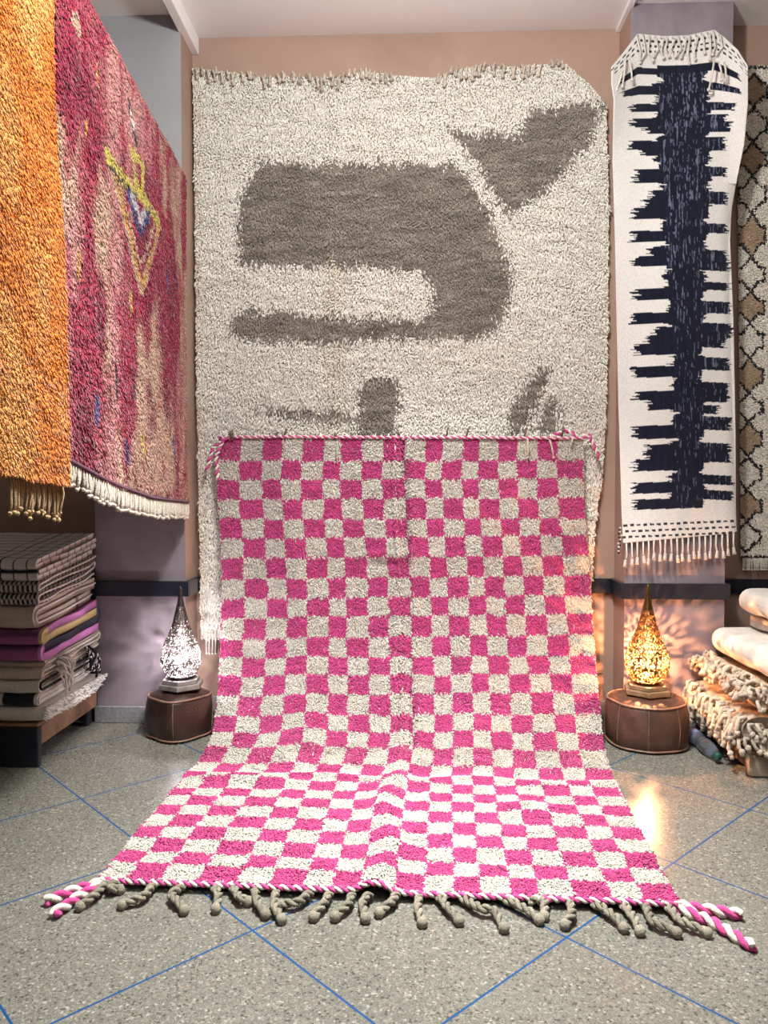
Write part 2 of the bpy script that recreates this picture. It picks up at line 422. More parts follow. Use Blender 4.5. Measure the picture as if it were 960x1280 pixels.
# ---- 1. large cream rug on the back wall
YR = 3.968
def build_cream():
    root = thing('shaggy_rug', 'large cream shaggy rug with taupe abstract shapes, pinned to the back wall', 'rug')
    topx = [241, 265, 300, 330, 350, 400, 430, 455, 490, 545, 570, 600, 640, 690, 708, 735, 757]; topy = [85, 88, 92, 97, 95, 97, 94, 88, 94, 97, 88, 82, 84, 80, 80, 105, 130]
    ly = [85, 300, 540, 800]; lx = [242, 244, 247, 252]
    ry = [130, 250, 400, 520, 600, 660, 740, 800]; rx = [757, 761, 760, 757, 752, 743, 738, 737]
    nv, nu = 150, 420
    G = np.zeros((nv, nu, 3))
    for j in range(nu):
        u = j/(nu-1); xt = 241+u*(757-241); yt = np.interp(xt, topx, topy)
        for i in range(nv):
            v = i/(nv-1); y = yt+(798-yt)*v
            x = np.interp(y, ly, lx)*(1-u)+np.interp(y, ry, rx)*u
            if y < 130: x = xt*(1-v*3) + x*v*3 if v < 1/3 else x
            G[i, j] = on_y(x, y, YR)
    uu, vv = np.meshgrid(np.linspace(0, 1, nu), np.linspace(0, 1, nv))
    fold = np.exp(-((uu-.335+.02*np.sin(vv*9))/.012)**2)*sstep(.1, .25, vv)*(1-sstep(.6, .9, vv))
    G[..., 1] += -.012*(fbm(uu*3, vv*3, 4)-.5) - .014*fold + .010*np.exp(-((uu-.31)/.015)**2) + .010*np.exp(-((uu-.36)/.015)**2)
    G[..., 1] += .005*np.sin(uu*2*PI/.0125)*np.exp(-((uu-.335)/.028)**4)*sstep(.2, .35, vv)*(1-sstep(.75, .95, vv))
    G[..., 1] = np.clip(G[..., 1], 3.9, 3.984)
    link('backing', sheet_mesh('backing', G, .012, flip=True), M['backing'], root)
    shapes = [
        [(325, 204), (572, 204), (583, 225), (608, 262), (628, 310), (640, 358), (632, 385), (615, 418), (585, 422), (470, 424), (400, 428), (330, 425), (292, 420), (287, 400), (300, 390), (350, 387), (400, 395), (440, 398), (520, 398), (538, 393), (543, 372), (528, 338), (430, 334), (300, 330), (298, 258), (310, 230)],
        [(560, 160), (600, 168), (650, 170), (660, 140), (700, 133), (752, 128), (748, 152), (735, 178), (700, 218), (660, 255), (634, 272), (612, 235), (595, 200)],
        [(452, 475), (495, 473), (500, 490), (495, 548), (445, 548), (448, 495)],
        [(305, 507), (380, 512), (452, 518), (452, 528), (400, 526), (350, 519)],
        [(672, 462), (690, 458), (678, 490), (655, 535), (634, 548), (640, 510), (655, 485)],
        [(683, 500), (694, 488), (697, 540), (670, 540)]]
    shapes = [[tuple(on_y(x, y, YR)[[0, 2]]) for x, y in s] for s in shapes]
    def colfn(u, v):
        p = samp(G, u, v)
        x = p[:, 0]+.045*(fbm(p[:, 0]*22, p[:, 2]*22, 1)-.5)+R_.normal(0, .017, len(u)); z = p[:, 2]+.045*(fbm(p[:, 0]*22, p[:, 2]*22, 8)-.5)+R_.normal(0, .015, len(u))
        c = np.tile(CREAM, (len(u), 1))
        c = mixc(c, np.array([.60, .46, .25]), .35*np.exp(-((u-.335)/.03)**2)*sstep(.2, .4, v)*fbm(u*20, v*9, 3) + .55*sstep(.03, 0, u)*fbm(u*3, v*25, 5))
        for k, s in enumerate(shapes):
            m = in_poly(x, z, s).astype(float)
            t = TAUPE*(.55+.9*fbm(p[:, 0]*10, p[:, 2]*40, 12))[:, None]*(1.15 if k in (3, 5) else 1)
            c = c*(1-m[:, None])+t*m[:, None]
        return c
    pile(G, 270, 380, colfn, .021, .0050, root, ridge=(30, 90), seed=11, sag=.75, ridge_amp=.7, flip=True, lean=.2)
    # top fringe of short knotted ends
    rng = random.Random(3)
    xs = [x for x in np.arange(246, 492, 6.2)]+[x for x in np.arange(548, 672, 6)]+[678, 686, 694, 700]
    for x in xs:
        y = np.interp(x, topx, topy)
        up = rng.uniform(-13, 3)
        p0 = on_y(x, y+2, YR-.01); p1 = on_y(x+rng.uniform(-5, 5), y-up+2, YR-.035)
        q = arc_pts(p0, p1, (0, -.015, .018), 5)
        tassel_tube(q, .0062, np.array([.55, .47, .38])*rng.uniform(.8, 1.2), .0105, parent=root)
    for x in (258, 262, 266, 270):                      # the few bottom fringe ends beside the lamp
        tassel_tube(arc_pts(on_y(x, 794, YR-.015), on_y(x+rng.uniform(-1, 1), 817, YR-.015), (0, -.004, 0), 5), .0045, CREAM, .006, parent=root)
    return root
build_cream()

# ---- 2. pink and white checkered rug, from the wall onto the floor
PINK = np.array([.48, .052, .19]); PWHITE = np.array([.56, .53, .46])
def build_check():
    root = thing('checkered_rug', 'pink and white checkered shaggy rug hung low and spread onto the floor', 'rug')
    k_ = np.arange(29)
    yl = [547, 576, 599, 624, 648, 673, 697, 723, 748, 772, 798, 822, 845, 870, 894.5, 915, 935, 955, 967.5, 976, 987, 996, 1008, 1021, 1035, 1050, 1066, 1080, 1099]
    yr = [549, 575, 597.5, 621, 647, 668, 693, 718, 743, 766, 792.5, 819, 842, 865, 893, 916, 941, 963.5, 979, 988, 999, 1011, 1023, 1038, 1054, 1070, 1091, 1109, 1130]
    xl = [274, 272, 271, 272, 274, 275, 276.5, 277, 278, 277, 276, 275, 274, 272, 269, 266, 259, 247, 236, 229, 219, 211, 201, 190, 178, 166, 153, 141, 125]
    xr = [729, 729, 729, 730, 731, 733, 735, 737, 738, 740, 742, 744, 746, 748, 751, 753, 757, 763, 768, 773, 779, 785, 791, 799, 807, 816, 827, 837, 849]
    Yk = [3.903, 3.902, 3.90, 3.898, 3.895, 3.89, 3.885, 3.885, 3.87, 3.85, 3.82, 3.78, 3.73, 3.67, 3.59, 3.50, 3.39]
    Lp, Rp = [], []
    for k in range(29):
        if k <= 16: Lp.append(on_y(xl[k], yl[k], Yk[k])); Rp.append(on_y(xr[k], yr[k], Yk[k]))
        else:
            z = .034 if k == 17 else .022
            Lp.append(on_floor(xl[k], yl[k], z)); Rp.append(on_floor(xr[k], yr[k], z))
    Lp, Rp = np.array(Lp), np.array(Rp)
    for A in (Lp, Rp):                                  # ease the bend where it meets the floor
        A[:, 2] = np.maximum(A[:, 2], .022)
    top = np.array([272, 300, 329, 355, 379.5, 406, 428, 455, 481, 509, 534, 555, 580, 600, 625, 648, 673, 698, 730.]); top = (top-272)/(730-272)
    bot = np.array([124, 161, 205, 252.6, 303, 343.7, 389, 424, 461, 502.3, 541, 577.5, 610, 646.6, 681, 723.7, 768.4, 805, 847.6]); bot = (bot-124)/(847.6-124)
    sub = 8
    nv, nu = 28*sub+1, 18*sub+1
    vr = np.linspace(0, 28, nv); uc = np.linspace(0, 18, nu)
    def cub(A, t):                                      # Catmull-Rom along the rows
        i = np.clip(np.floor(t).astype(int), 0, len(A)-2); f = (t-i)[:, None]
        p0 = A[np.clip(i-1, 0, len(A)-1)]; p1 = A[i]; p2 = A[i+1]; p3 = A[np.clip(i+2, 0, len(A)-1)]
        return .5*((2*p1)+(-p0+p2)*f+(2*p0-5*p1+4*p2-p3)*f*f+(-p0+3*p1-3*p2+p3)*f**3)
    Lq, Rq = cub(Lp, vr), cub(Rp, vr)
    tq, bq = np.interp(uc, np.arange(19), top), np.interp(uc, np.arange(19), bot)
    w = sstep(8, 24, vr)[:, None]
    fr = tq[None]*(1-w)+bq[None]*w
    G = Lq[:, None]*(1-fr[..., None])+Rq[:, None]*fr[..., None]
    N = grid_normals(G); N *= np.where(N[..., 1:2]*1.0-N[..., 2:3] > 0, -1, 1)
    U, V_ = np.meshgrid(uc, vr)
    cx = 8.85 + .12*np.sin(V_*.5)
    flr = sstep(15, 18, V_)
    d = .020*np.exp(-((U-cx+.33)/.24)**2) - .022*np.exp(-((U-cx)/.14)**2) + .018*np.exp(-((U-cx-.33)/.22)**2)
    d += .007*np.sin((U-8)*2*PI/.23)*np.exp(-((U-8.55)/.42)**4) - .016*np.exp(-((U-9.02)/.09)**2)
    d += .030*np.exp(-((U-3.3-.05*V_)/.9)**2) + .016*np.exp(-((U-12.5+.04*V_)/1.2)**2) - .010*np.exp(-((U-1.6)/.8)**2)
    d = d*(1-flr) + flr*(.030*np.exp(-((U-8.5-.2*np.sin(V_*.8))/.45)**2))
    d += .010*np.exp(-((V_-5.9)/.25)**2-((U-7.8)/1.1)**2) - .008*np.exp(-((V_-6.4)/.2)**2-((U-8.2)/1.2)**2)
    d += .022*np.exp(-((V_-21.7)/.7)**2-((U-14.3)/1.0)**2) + .014*np.exp(-((V_-19.2-(U-3)*.12)/.4)**2-((U-3)/2.3)**2)
    d += flr*.012*np.exp(-((V_-18.6-.3*np.sin(U*.9))/.4)**2)
    d += (1-flr)*.014*(fbm(U*.22, V_*.16, 6)-.5)*2 + flr*.006*fbm(U*.4, V_*.5, 2)
    G = G + N*d[..., None]
    G[..., 2] = np.maximum(G[..., 2], .014); G[..., 1] = np.minimum(G[..., 1], 3.926)
    flip = np.mean(grid_normals(G)[:100, :, 1]) > 0
    link('backing', sheet_mesh('backing', G, .011, flip=flip), simple('pale_wool_backing', (.60, .52, .47), .95, bump=.3, bscale=250), root)
    def colfn(u, v):
        a = u*18; b = v*28
        a = a + .12*(fbm(a*1.6, b*1.6, 3)-.5) + R_.normal(0, .022, len(u)); b = b + .14*(fbm(a*1.6, b*1.4, 7)-.5) + R_.normal(0, .04, len(u))
        ck = (np.floor(a)+np.floor(b)) % 2 == 0
        pk = PINK*(.85+.3*fbm(a*.7, b*3, 21))[:, None]; wh = PWHITE*(.93+.12*fbm(a*1.5, b*3, 22))[:, None]
        return np.where(ck[:, None], pk, wh)
    pile(G, 270, 420, colfn, .014, .0052, root, ridge=(34, 100), seed=5, sag=.7, flip=flip, ridge_amp=.55, lean=.2, jit=.36)
    # pink-and-white bound edges at head and foot
    tw = (srgb(205, 78, 142), np.array([.74, .68, .60]))
    e = G[0][::3]+np.array([0, -.018, .004]); tassel_tube(e, .0075, None, twist=tw, parent=root, name='binding_cord')
    e = G[-1][::3]+np.array([0, -.012, .002]); tassel_tube(e, .0085, None, twist=tw, parent=root, name='binding_cord')
    # corner braids
    for pts in ([(284, 546), (266, 560), (258, 588)], [(280, 548), (270, 570), (272, 600)], [(722, 546), (708, 538), (690, 545)], [(728, 546), (737, 545), (749, 572)]):
        P = np.array([on_y(x, y, 3.885) for x, y in pts]); t = np.linspace(0, 2, 9)
        P = np.stack([np.interp(t, [0, 1, 2], P[:, i]) for i in range(3)], 1)
        tassel_tube(P, .010, None, twist=tw, parent=root, name='corner_braid')
    for pts in ([(128, 1103), (95, 1112), (57, 1127)], [(128, 1105), (100, 1120), (66, 1143)], [(846, 1132), (890, 1138), (927, 1143)], [(842, 1133), (890, 1152), (943, 1184)]):
        P = np.array([on_floor(x, y, .016) for x, y in pts]); t = np.linspace(0, 2, 11)
        P = np.stack([np.interp(t, [0, 1, 2], P[:, i]) for i in range(3)], 1)
        o = tassel_tube(P, .015, None, twist=tw, parent=root, name='corner_braid')
    # knotted tassels lying on the floor
    GR = np.array([.27, .245, .185])
    L = [[(135, 1106), (118, 1125), (100, 1133)], [(145, 1107), (135, 1117), (150, 1112)], [(192, 1110), (180, 1126), (153, 1131)], [(228, 1112), (212, 1124), (222, 1131), (230, 1138)], [(268, 1113), (274, 1126), (270, 1136)],
         [(290, 1112), (300, 1128), (310, 1127)], [(318, 1115), (322, 1134), (332, 1143)], [(345, 1118), (342, 1138), (352, 1149)], [(388, 1120), (372, 1134), (350, 1131)], [(412, 1121), (405, 1135), (392, 1146)], [(440, 1122), (436, 1136), (419, 1146)],
         [(462, 1122), (452, 1134), (457, 1148)], [(496, 1122), (490, 1133), (474, 1141)], [(524, 1124), (522, 1140), (528, 1153)], [(548, 1124), (560, 1140), (574, 1151)], [(578, 1126), (600, 1142), (618, 1141), (630, 1160)],
         [(632, 1128), (655, 1140), (674, 1150)], [(660, 1130), (682, 1130), (680, 1145)], [(712, 1131), (716, 1148), (706, 1156)], [(742, 1133), (765, 1148), (780, 1160)], [(778, 1134), (792, 1152), (800, 1164)], [(806, 1135), (815, 1158), (846, 1166)], [(834, 1136), (852, 1158), (884, 1166)]]
    for i, pts in enumerate(L):
        P = np.array([on_floor(x, y, .013) for x, y in pts]); n = len(P); t = np.linspace(0, n-1, 13)
        P = np.stack([np.interp(t, np.arange(n), P[:, q]) for q in range(3)], 1)
        for _ in range(2): P[1:-1] = (P[:-2]+2*P[1:-1]+P[2:])/4
        P[:, 2] += .012*np.sin(np.linspace(0, PI, 13)); P[:4, 2] += .006
        c = GR*random.uniform(.85, 1.15)
        tassel_tube(P, .0115, None, knot=.0165, twist=(c, c*.86), parent=root)
    # the few short ends that stand up along the head
    BR = np.array([.20, .15, .11])
    for x, y, x2, y2, r in [(290, 548, 289, 541, .014), (345, 548, 347, 541, .007), (356, 547, 358, 537, .008), (420, 548, 419, 543, .009), (422, 550, 421, 572, .006), (500, 547, 497, 538, .006), (558, 546, 560, 535, .006), (583, 545, 587, 534, .006), (655, 547, 658, 536, .008), (659, 545, 660, 572, .008), (686, 547, 692, 572, .007), (702, 545, 704, 535, .008), (716, 546, 714, 556, .007)]:
        tassel_tube(arc_pts(on_y(x, y, 3.895), on_y(x2, y2, 3.87), (0, -.012, .006), 5), r*.8, BR if y2 < y else np.array([.5, .42, .33]), r, parent=root, n=6)
    return root
build_check()

# ---- 3 and 4. crimson and orange rugs folded over the rail on the left
A0 = np.array([-.987, 2.12, 0]); B0 = np.array([-1.118, 3.765, 0])
dirR = norm(B0-A0); nrmR = np.array([dirR[1], -dirR[0], 0])      # nrmR points into the room (+X)
RAILZ = on_plane(219, 206, B0, nrmR)[2]
def draped(sx, zbot_fn, zt, off, back=.55, nu=90, nv=150, wave=.01, seed=1, r=.03):
    """a rug hung over the rail; column parameter = distance along it, rows run from the back hem over the top to the front hem"""
    G = np.zeros((nv, nu, 3))
    for j in range(nu):
        s = sx[0]+(sx[1]-sx[0])*j/(nu-1); zb = zbot_fn(s)
        lens = [back, PI*r, zt-zb]; tot = sum(lens)
        for i in range(nv):
            d = tot*i/(nv-1)
            if d < back: o, z = -2*r, zt-back+d
            elif d < back+PI*r:
                a = (d-back)/r; o, z = -r-r*math.cos(a), zt+r*math.sin(a)
            else: o, z = 0, zt-(d-back-PI*r)
            wv = wave*(float(vnoise(s*3, z*1.2, seed))-.5)*2*min(1, max(0, (zt-z)*1.5)) if o == 0 else 0
            G[i, j] = A0+dirR*s+nrmR*(off+o+wv)+np.array([0, 0, z])
    return G, back
def s_of(p): return float(np.dot(p-A0, dirR))
def fringe(root, pts_top, pts_bot, r, col, knot, seed=1, n=5):
    rng = random.Random(seed)
    for a, b in zip(pts_top, pts_bot):
        c = np.array(col)*rng.uniform(.85, 1.12)
        q = arc_pts(a, b+np.array([rng.uniform(-.004, .004), rng.uniform(-.008, .008), rng.uniform(-.008, .004)]), nrmR*.004, n, .0012)
        tassel_tube(q, r, c, knot, parent=root, n=5)
def build_crimson():
    root = thing('crimson_rug', 'crimson and pale pink shaggy rug with yellow diamond motif, hanging at left', 'rug', 'rugs folded over the left rail')
    bx = [(72, 570), (97, 583), (123, 597), (147, 608), (187, 622), (230, 627)]
    bp = [on_plane(x, y, B0, nrmR) for x, y in bx]; bs = [s_of(p) for p in bp]; bz = [p[2] for p in bp]
    sx = (s_of(on_plane(72, 400, B0, nrmR)), s_of(on_plane(232, 400, B0, nrmR)))
    G, back = draped(sx, lambda s: np.interp(s, bs, bz), RAILZ, 0, wave=.012, seed=4)
    link('backing', sheet_mesh('backing', G, .010, flip=True), M['backing'], root)
    q = lambda pts: [(s_of(p), p[2]) for p in (on_plane(x, y, B0, nrmR) for x, y in pts)]
    RED = srgb(138, 32, 58); PAL = srgb(184, 130, 124); BEI = srgb(182, 152, 128); DK = srgb(82, 20, 38)
    YEL = srgb(180, 164, 76); NAV = srgb(52, 60, 104); OCH = srgb(190, 140, 60); BLK = srgb(50, 42, 40); LBL = srgb(178, 170, 176)
    lines = [(q([(133, 195), (173, 362), (195, 278), (192, 268)]), .020, BEI), (q([(138, 205), (174, 355), (193, 285)]), .010, OCH), (q([(146, 225), (172, 330), (188, 280)]), .010, BEI),
             (q([(132, 192), (150, 222), (172, 243), (194, 276)]), .024, YEL), (q([(135, 205), (150, 228), (166, 243)]), .010, BLK), (q([(160, 188), (165, 220), (173, 243), (175, 205), (160, 188)]), .016, YEL),
             (q([(155, 235), (171, 290), (182, 262)]), .016, NAV), (q([(160, 240), (172, 275), (176, 262)]), .018, LBL), (q([(159, 130), (163, 160), (166, 175)]), .020, BLK), (q([(160, 138), (163, 155)]), .012, srgb(200, 190, 180)),
             (q([(119, 82), (120, 105)]), .007, YEL), (q([(105, 150), (106, 172)]), .008, OCH), (q([(97, 310), (96, 340)]), .012, OCH), (q([(163, 362), (162, 392)]), .010, YEL), (q([(176, 545), (177, 568)]), .018, YEL), (q([(214, 548), (215, 566)]), .020, NAV),
             (q([(118, 498), (118, 522)]), .020, srgb(70, 66, 120)), (q([(156, 555), (157, 570)]), .025, srgb(90, 50, 100)), (q([(206, 342), (207, 360)]), .020, srgb(90, 60, 110)), (q([(143, 455), (144, 495)]), .018, DK), (q([(88, 20), (96, 35)]), .02, BEI)]
    def colfn(u, v):
        p = samp(G, u, v); s = (p-A0)@dirR; z = p[:, 2]
        s = s+R_.normal(0, .004, len(u)); z = z+R_.normal(0, .006, len(u))
        c = np.tile(RED, (len(u), 1))
        c = mixc(c, DK, .5*sstep(.5, .75, fbm(s*9+2, z*5, 31)))
        c = mixc(c, PAL, .8*sstep(.47, .70, fbm(s*6.0, z*1.5, 17, 4)))
        c = mixc(c, BEI, .85*sstep(.50, .68, fbm(s*5+5, z*2.4+3, 41, 4)))
        c = mixc(c, RED*1.2, .6*sstep(.55, .7, fbm(s*14, z*7, 55)))
        for pts, w, k in lines:
            c = mixc(c, k, sstep(w*1.3, w*.75, seg_dist(s, z, pts)+.006*(vnoise(s*90, z*90, 3)-.5)))
        return c
    vb = .12
    pile(G, 150, 260, colfn, .015, .0056, root, ridge=(24, 60), seed=8, sag=.9, v0=.19, v1=1, ridge_amp=.6, flip=True, lean=.25)
    ss = np.linspace(sx[0]+.01, sx[1]-.01, 74)
    tp = [A0+dirR*s+nrmR*.004+np.array([0, 0, np.interp(s, bs, bz)]) for s in ss]
    ln = np.interp(ss, [sx[0], sx[0]+.5, sx[1]], [.062, .075, .075])
    fringe(root, tp, [p-np.array([0, 0, l]) for p, l in zip(tp, ln)], .0065, (.62, .56, .46), .008, 5)
    mb = MB(); e = np.array(tp)+nrmR*.006; mb.tube(e, .007, 6, col=srgb(86, 40, 66)); mb.build('hem_cord', M['cord'], root, colored=True)
    return sx
sxr = build_crimson()
def build_orange():
    root = thing('orange_rug', 'plain orange shaggy rug hanging at the far left, nearest the camera', 'rug', 'rugs folded over the left rail')
    off = .06; p0 = A0+nrmR*off
    sp = lambda x, y: on_plane(x, y, p0, nrmR)
    s1 = s_of(sp(73, 400)); s0 = s1-.95
    zb = sp(40, 600)[2]
    G, back = draped((s0, s1), lambda s: zb+.01*math.sin(s*9), RAILZ-.015, off, wave=.03, seed=9, nu=70, r=.063)
    link('backing', sheet_mesh('backing', G, .012, flip=True), M['backing'], root)
    OR = srgb(214, 128, 44); LO = srgb(222, 160, 86); DO = srgb(196, 100, 26)
    def colfn(u, v):
        c = np.tile(OR, (len(u), 1)); s = u*.95; z = v*2.4
        c = mixc(c, LO, .9*sstep(.40, .64, fbm(s*5, z*3.2, 3, 4))); return mixc(c, DO, .7*sstep(.5, .7, fbm(s*4+7, z*3, 13, 4)))
    pile(G, 150, 370, colfn, .016, .0048, root, ridge=(13, 60), seed=21, sag=.7, v0=.19, ridge_amp=.35, lean=.18, flip=True)
    ss = np.linspace(s1-.30, s1-.006, 22)
    tp = [p0+dirR*s+np.array([0, 0, zb+.01*math.sin(s*9)]) for s in ss]
    fringe(root, tp, [p-np.array([0, 0, random.uniform(.07, .085)]) for p in tp], .0035, (.50, .34, .17), .006, 8)
    q = [sp(76, 600), sp(79, 618), sp(73, 650)]; tassel_tube(q, .004, np.array([.5, .34, .17]), .007, parent=root)
build_orange()
rl = thing('hanging_rail', 'steel rail under the ceiling carrying the crimson and orange rugs', 'rail')
mb = MB(); c0 = A0-nrmR*.03+dirR*(-1.15); c1 = A0-nrmR*.03+dirR*(sxr[1]+.02)
zr = RAILZ-.005
mb.tube([(c0[0], c0[1], zr), (c1[0], c1[1], zr)], .017, 12); mb.build('bar', M['steel'], rl)
for f in (.0,):
    p = c0*(1-f)+c1*f; mb = MB(); mb.tube([(p[0], p[1], zr), (p[0], p[1], ZC)], .008, 8); mb.build('hanger', M['steel'], rl)
mb = MB(); mb.tube([(c1[0], c1[1]-.03, zr), (c1[0], YP, zr)], .009, 8); mb.build('wall_bracket', M['steel'], rl)

# ---- 5. indigo ikat kilim on the right pier
def build_kilim():
    root = thing('kilim_runner', 'narrow white flat-woven runner with jagged navy stripes, hanging on the right pier', 'rug')
    ly = [42, 83, 120, 200, 300, 400, 500, 600, 640, 680]; lx = [765, 765, 768, 766, 769, 771, 773, 776, 777, 779]
    ry = [42, 95, 130, 180, 220, 260, 300, 400, 540, 640, 680]; rx = [934, 934, 934, 930, 922, 915, 912, 916, 919, 920, 922]
    tx = [765, 782, 797, 830, 860, 893, 905, 922, 934]; ty = [83, 62, 42, 45, 44, 37, 46, 62, 82]
    nu, nv = 210, 620
    G = np.zeros((nv, nu, 3)); X = np.zeros((nv, nu)); Yc = np.zeros((nv, nu))
    for j in range(nu):
        u = j/(nu-1); yb = 679-13*u; tc = np.interp(765+169*u, tx, ty)
        for i in range(nv):
            y = 42+(yb-42)*i/(nv-1); Yc[i, j] = y
            x = np.interp(y, ly, lx)*(1-u)+np.interp(y, ry, rx)*u; X[i, j] = x
            if y < 130: yy = tc+(130-tc)*(y-42)/88
            else: yy = y
            e = 2*u-1
            top = math.exp(-((yy-100)/75)**2)
            bulge = .012 + .085*top*abs(e)**3 + .010*math.cos(u*7+y*.006)+.006
            if u > .86: bulge += .03*((u-.86)/.14)**2*min(1, max(0, (300-y)/150))
            if u > .9 and y > 230: bulge -= .02*((u-.9)/.1)**2
            G[i, j] = on_y(x, yy, YP-.012-bulge)
    G[..., 1] = np.minimum(G[..., 1], YP-.008)
    jag = lambda a, s: (vnoise(a*.9, s, 5)-.5)
    bl = np.interp(Yc, [42, 90, 200, 240, 300, 340, 400, 450, 600, 680], [821, 821, 822, 829, 828, 834, 840, 843, 840, 838])
    br = np.interp(Yc, [42, 100, 150, 260, 330, 450, 550, 680], [884, 885, 887, 886, 880, 877, 880, 878])
    n1 = (vnoise(Yc*.85, Yc*0, 5)-.5); n2 = (vnoise(Yc*.85, Yc*0+9, 15)-.5); n3 = (vnoise(Yc*.22, Yc*0+3, 8)-.5)
    ink = (X > bl+n1*12-n3*10) & (X < br+n2*10+n3*8)
    ls = [(85, 92, 0), (108, 117, 0), (131, 139, 4), (149, 158, 4), (158, 166, 20), (177, 186, 4), (186, 194, 18), (212, 227, 6), (238, 250, 28), (250, 260, 18), (260, 272, 4), (289, 301, 4), (309, 320, 26), (320, 331, 4), (361, 373, 6), (391, 403, 2), (409, 420, 30), (420, 431, 22), (430, 442, 6), (458, 470, 3), (489, 498, 4), (498, 511, 24), (532, 547, 5), (556, 574, 20), (574, 587, 2), (603, 615, 4), (624, 635, 4)]
    rs = [(80, 90, 0), (104, 113, 0), (128, 138, 2), (143, 152, 8), (152, 165, 0), (171, 188, 3), (208, 220, 0), (239, 255, 0), (279, 291, 1), (312, 325, 3), (325, 338, 0), (352, 362, 1), (376, 391, 0), (403, 421, 0), (421, 434, 8), (446, 462, 1), (477, 502, 1), (506, 517, 14), (520, 537, 0), (553, 577, 1), (593, 605, 0), (612, 624, 0)]
    x0 = np.interp(Yc, [42, 100, 130, 400, 640], [776, 776, 786, 788, 790]); x1 = np.interp(Yc, [85, 110, 135, 160, 200, 300, 400, 500, 640], [925, 926, 920, 912, 907, 910, 914, 912, 917])
    sl = (X-860)*-.06                                   # stripes dip toward the left edge
    ink &= (Yc > 84) & (Yc < 634+4*(X-840)/-60)
    for a, b, o in ls:
        e = x0+o+(vnoise(Yc*1.1, X*.02, 33)-.5)*16
        yy = Yc+(bl-X)*-.03*(Yc > 200)
        ink |= (yy > a-1) & (yy < b+1) & (X > e) & (X < br)
    for a, b, o in rs:
        e = x1-o+(vnoise(Yc*1.1, X*.02+5, 37)-.5)*9
        yy = Yc-(X-br)*.05*(Yc > 200)
        ink |= (yy > a) & (yy < b) & (X < e) & (X > bl)
    WH = np.array([.76, .73, .69]); IN = np.array([.008, .010, .021])
    col = np.where(ink[..., None], IN*(.7+.9*fbm(X*.4, Yc*.05, 6))[..., None], WH)
    st = (vnoise(X*1.1, Yc*.09, 2) > np.interp(Yc, [80, 360, 640], [.66, .72, .80])) & (vnoise(X*.6, Yc*.25, 4) > .42) & ink & (X > bl+2) & (Yc > 90)  # pale dye streaks, denser upward to paint in the more strongly lit top
    col = np.where(st[..., None], np.array([.12, .135, .19])*(.6+.8*vnoise(X*1.3, Yc*.4, 9))[..., None], col)
    for yy in (50, 56.5, 63.5):
        col[(abs(Yc-yy) < 1.3) & ((X*.14+yy) % 1 < .55)] = (.03, .03, .04)
    hb = Yc+13*(X-779)/143-13+13
    for yy in (657, 664.5, 671.5):
        d = (abs(Yc+((X-779)/143-.0)*6-yy) < 1.35) & ((X*.12+yy*.5) % 1 < .6); col[d] = (.03, .03, .035)
    link('cloth', sheet_mesh('cloth', G, .005, col=col, flip=True), M['weave'], root)
    rng = random.Random(2); W = np.array([.70, .65, .58])
    def rows(i, j, dy=-.004): return G[i, j]+np.array([0, dy, 0])
    for k in range(20):
        j = int(6+(nu-13)*k/19); p = G[-1, j].copy(); p[1] += .002
        l = rng.uniform(.085, .115)
        q = [p, p+np.array([rng.uniform(-.003, .003), -.004, -l*.5]), p+np.array([rng.uniform(-.006, .006), -.004, -l*.8])]
        mb = MB(); mb.tube(q, .0042, 6, col=W); e = np.array(q[-1])
        mb.ball(e, .008, 6, col=W, sq=(1, 1, 1.3)); mb.tube([e, e+np.array([rng.uniform(-.004, .004), 0, -.028])], [.006, .010], 6, col=W)
        mb.build('tassel', M['cord'], root, colored=True)
    for k in range(15):                                 # the head end's tassels flopping over the front
        j = int(nu*(.19+.60*k/14)); p = G[2, j]+np.array([0, -.008, .002])
        l = rng.uniform(.10, .14)
        q = [p+np.array([0, .004, -.004]), p+np.array([rng.uniform(-.01, .01), -.014, -.02]), p+np.array([rng.uniform(-.015, .015), -.012, -l*.7]), p+np.array([rng.uniform(-.02, .02), -.012, -l])]
        tassel_tube(q, .0048, W, .0085, parent=root)
    for x, y, x2, y2 in ((782, 72, 778, 108), (786, 74, 790, 100), (893, 72, 886, 112), (899, 80, 902, 100), (905, 78, 907, 100), (778, 90, 771, 112)):
        tassel_tube(arc_pts(on_y(x, y, YP-.10), on_y(x2, y2, YP-.105), (0, -.01, 0), 5), .005, W, .009, parent=root)
    mb = MB()                                           # black-and-white edge tuft low on the left
    for k in range(14):
        a = on_y(775+rng.uniform(-2, 2), 660+k*2.4, YP-.03); mb.ball(a, .006, 6, col=(.03, .03, .04) if k % 2 else (.6, .55, .5))
    mb.build('edge_tuft', M['cord'], root, colored=True)
    mb = MB(); a = on_y(801, 50, YP); b = on_y(889, 46, YP)
    return root, a, b
build_kilim()

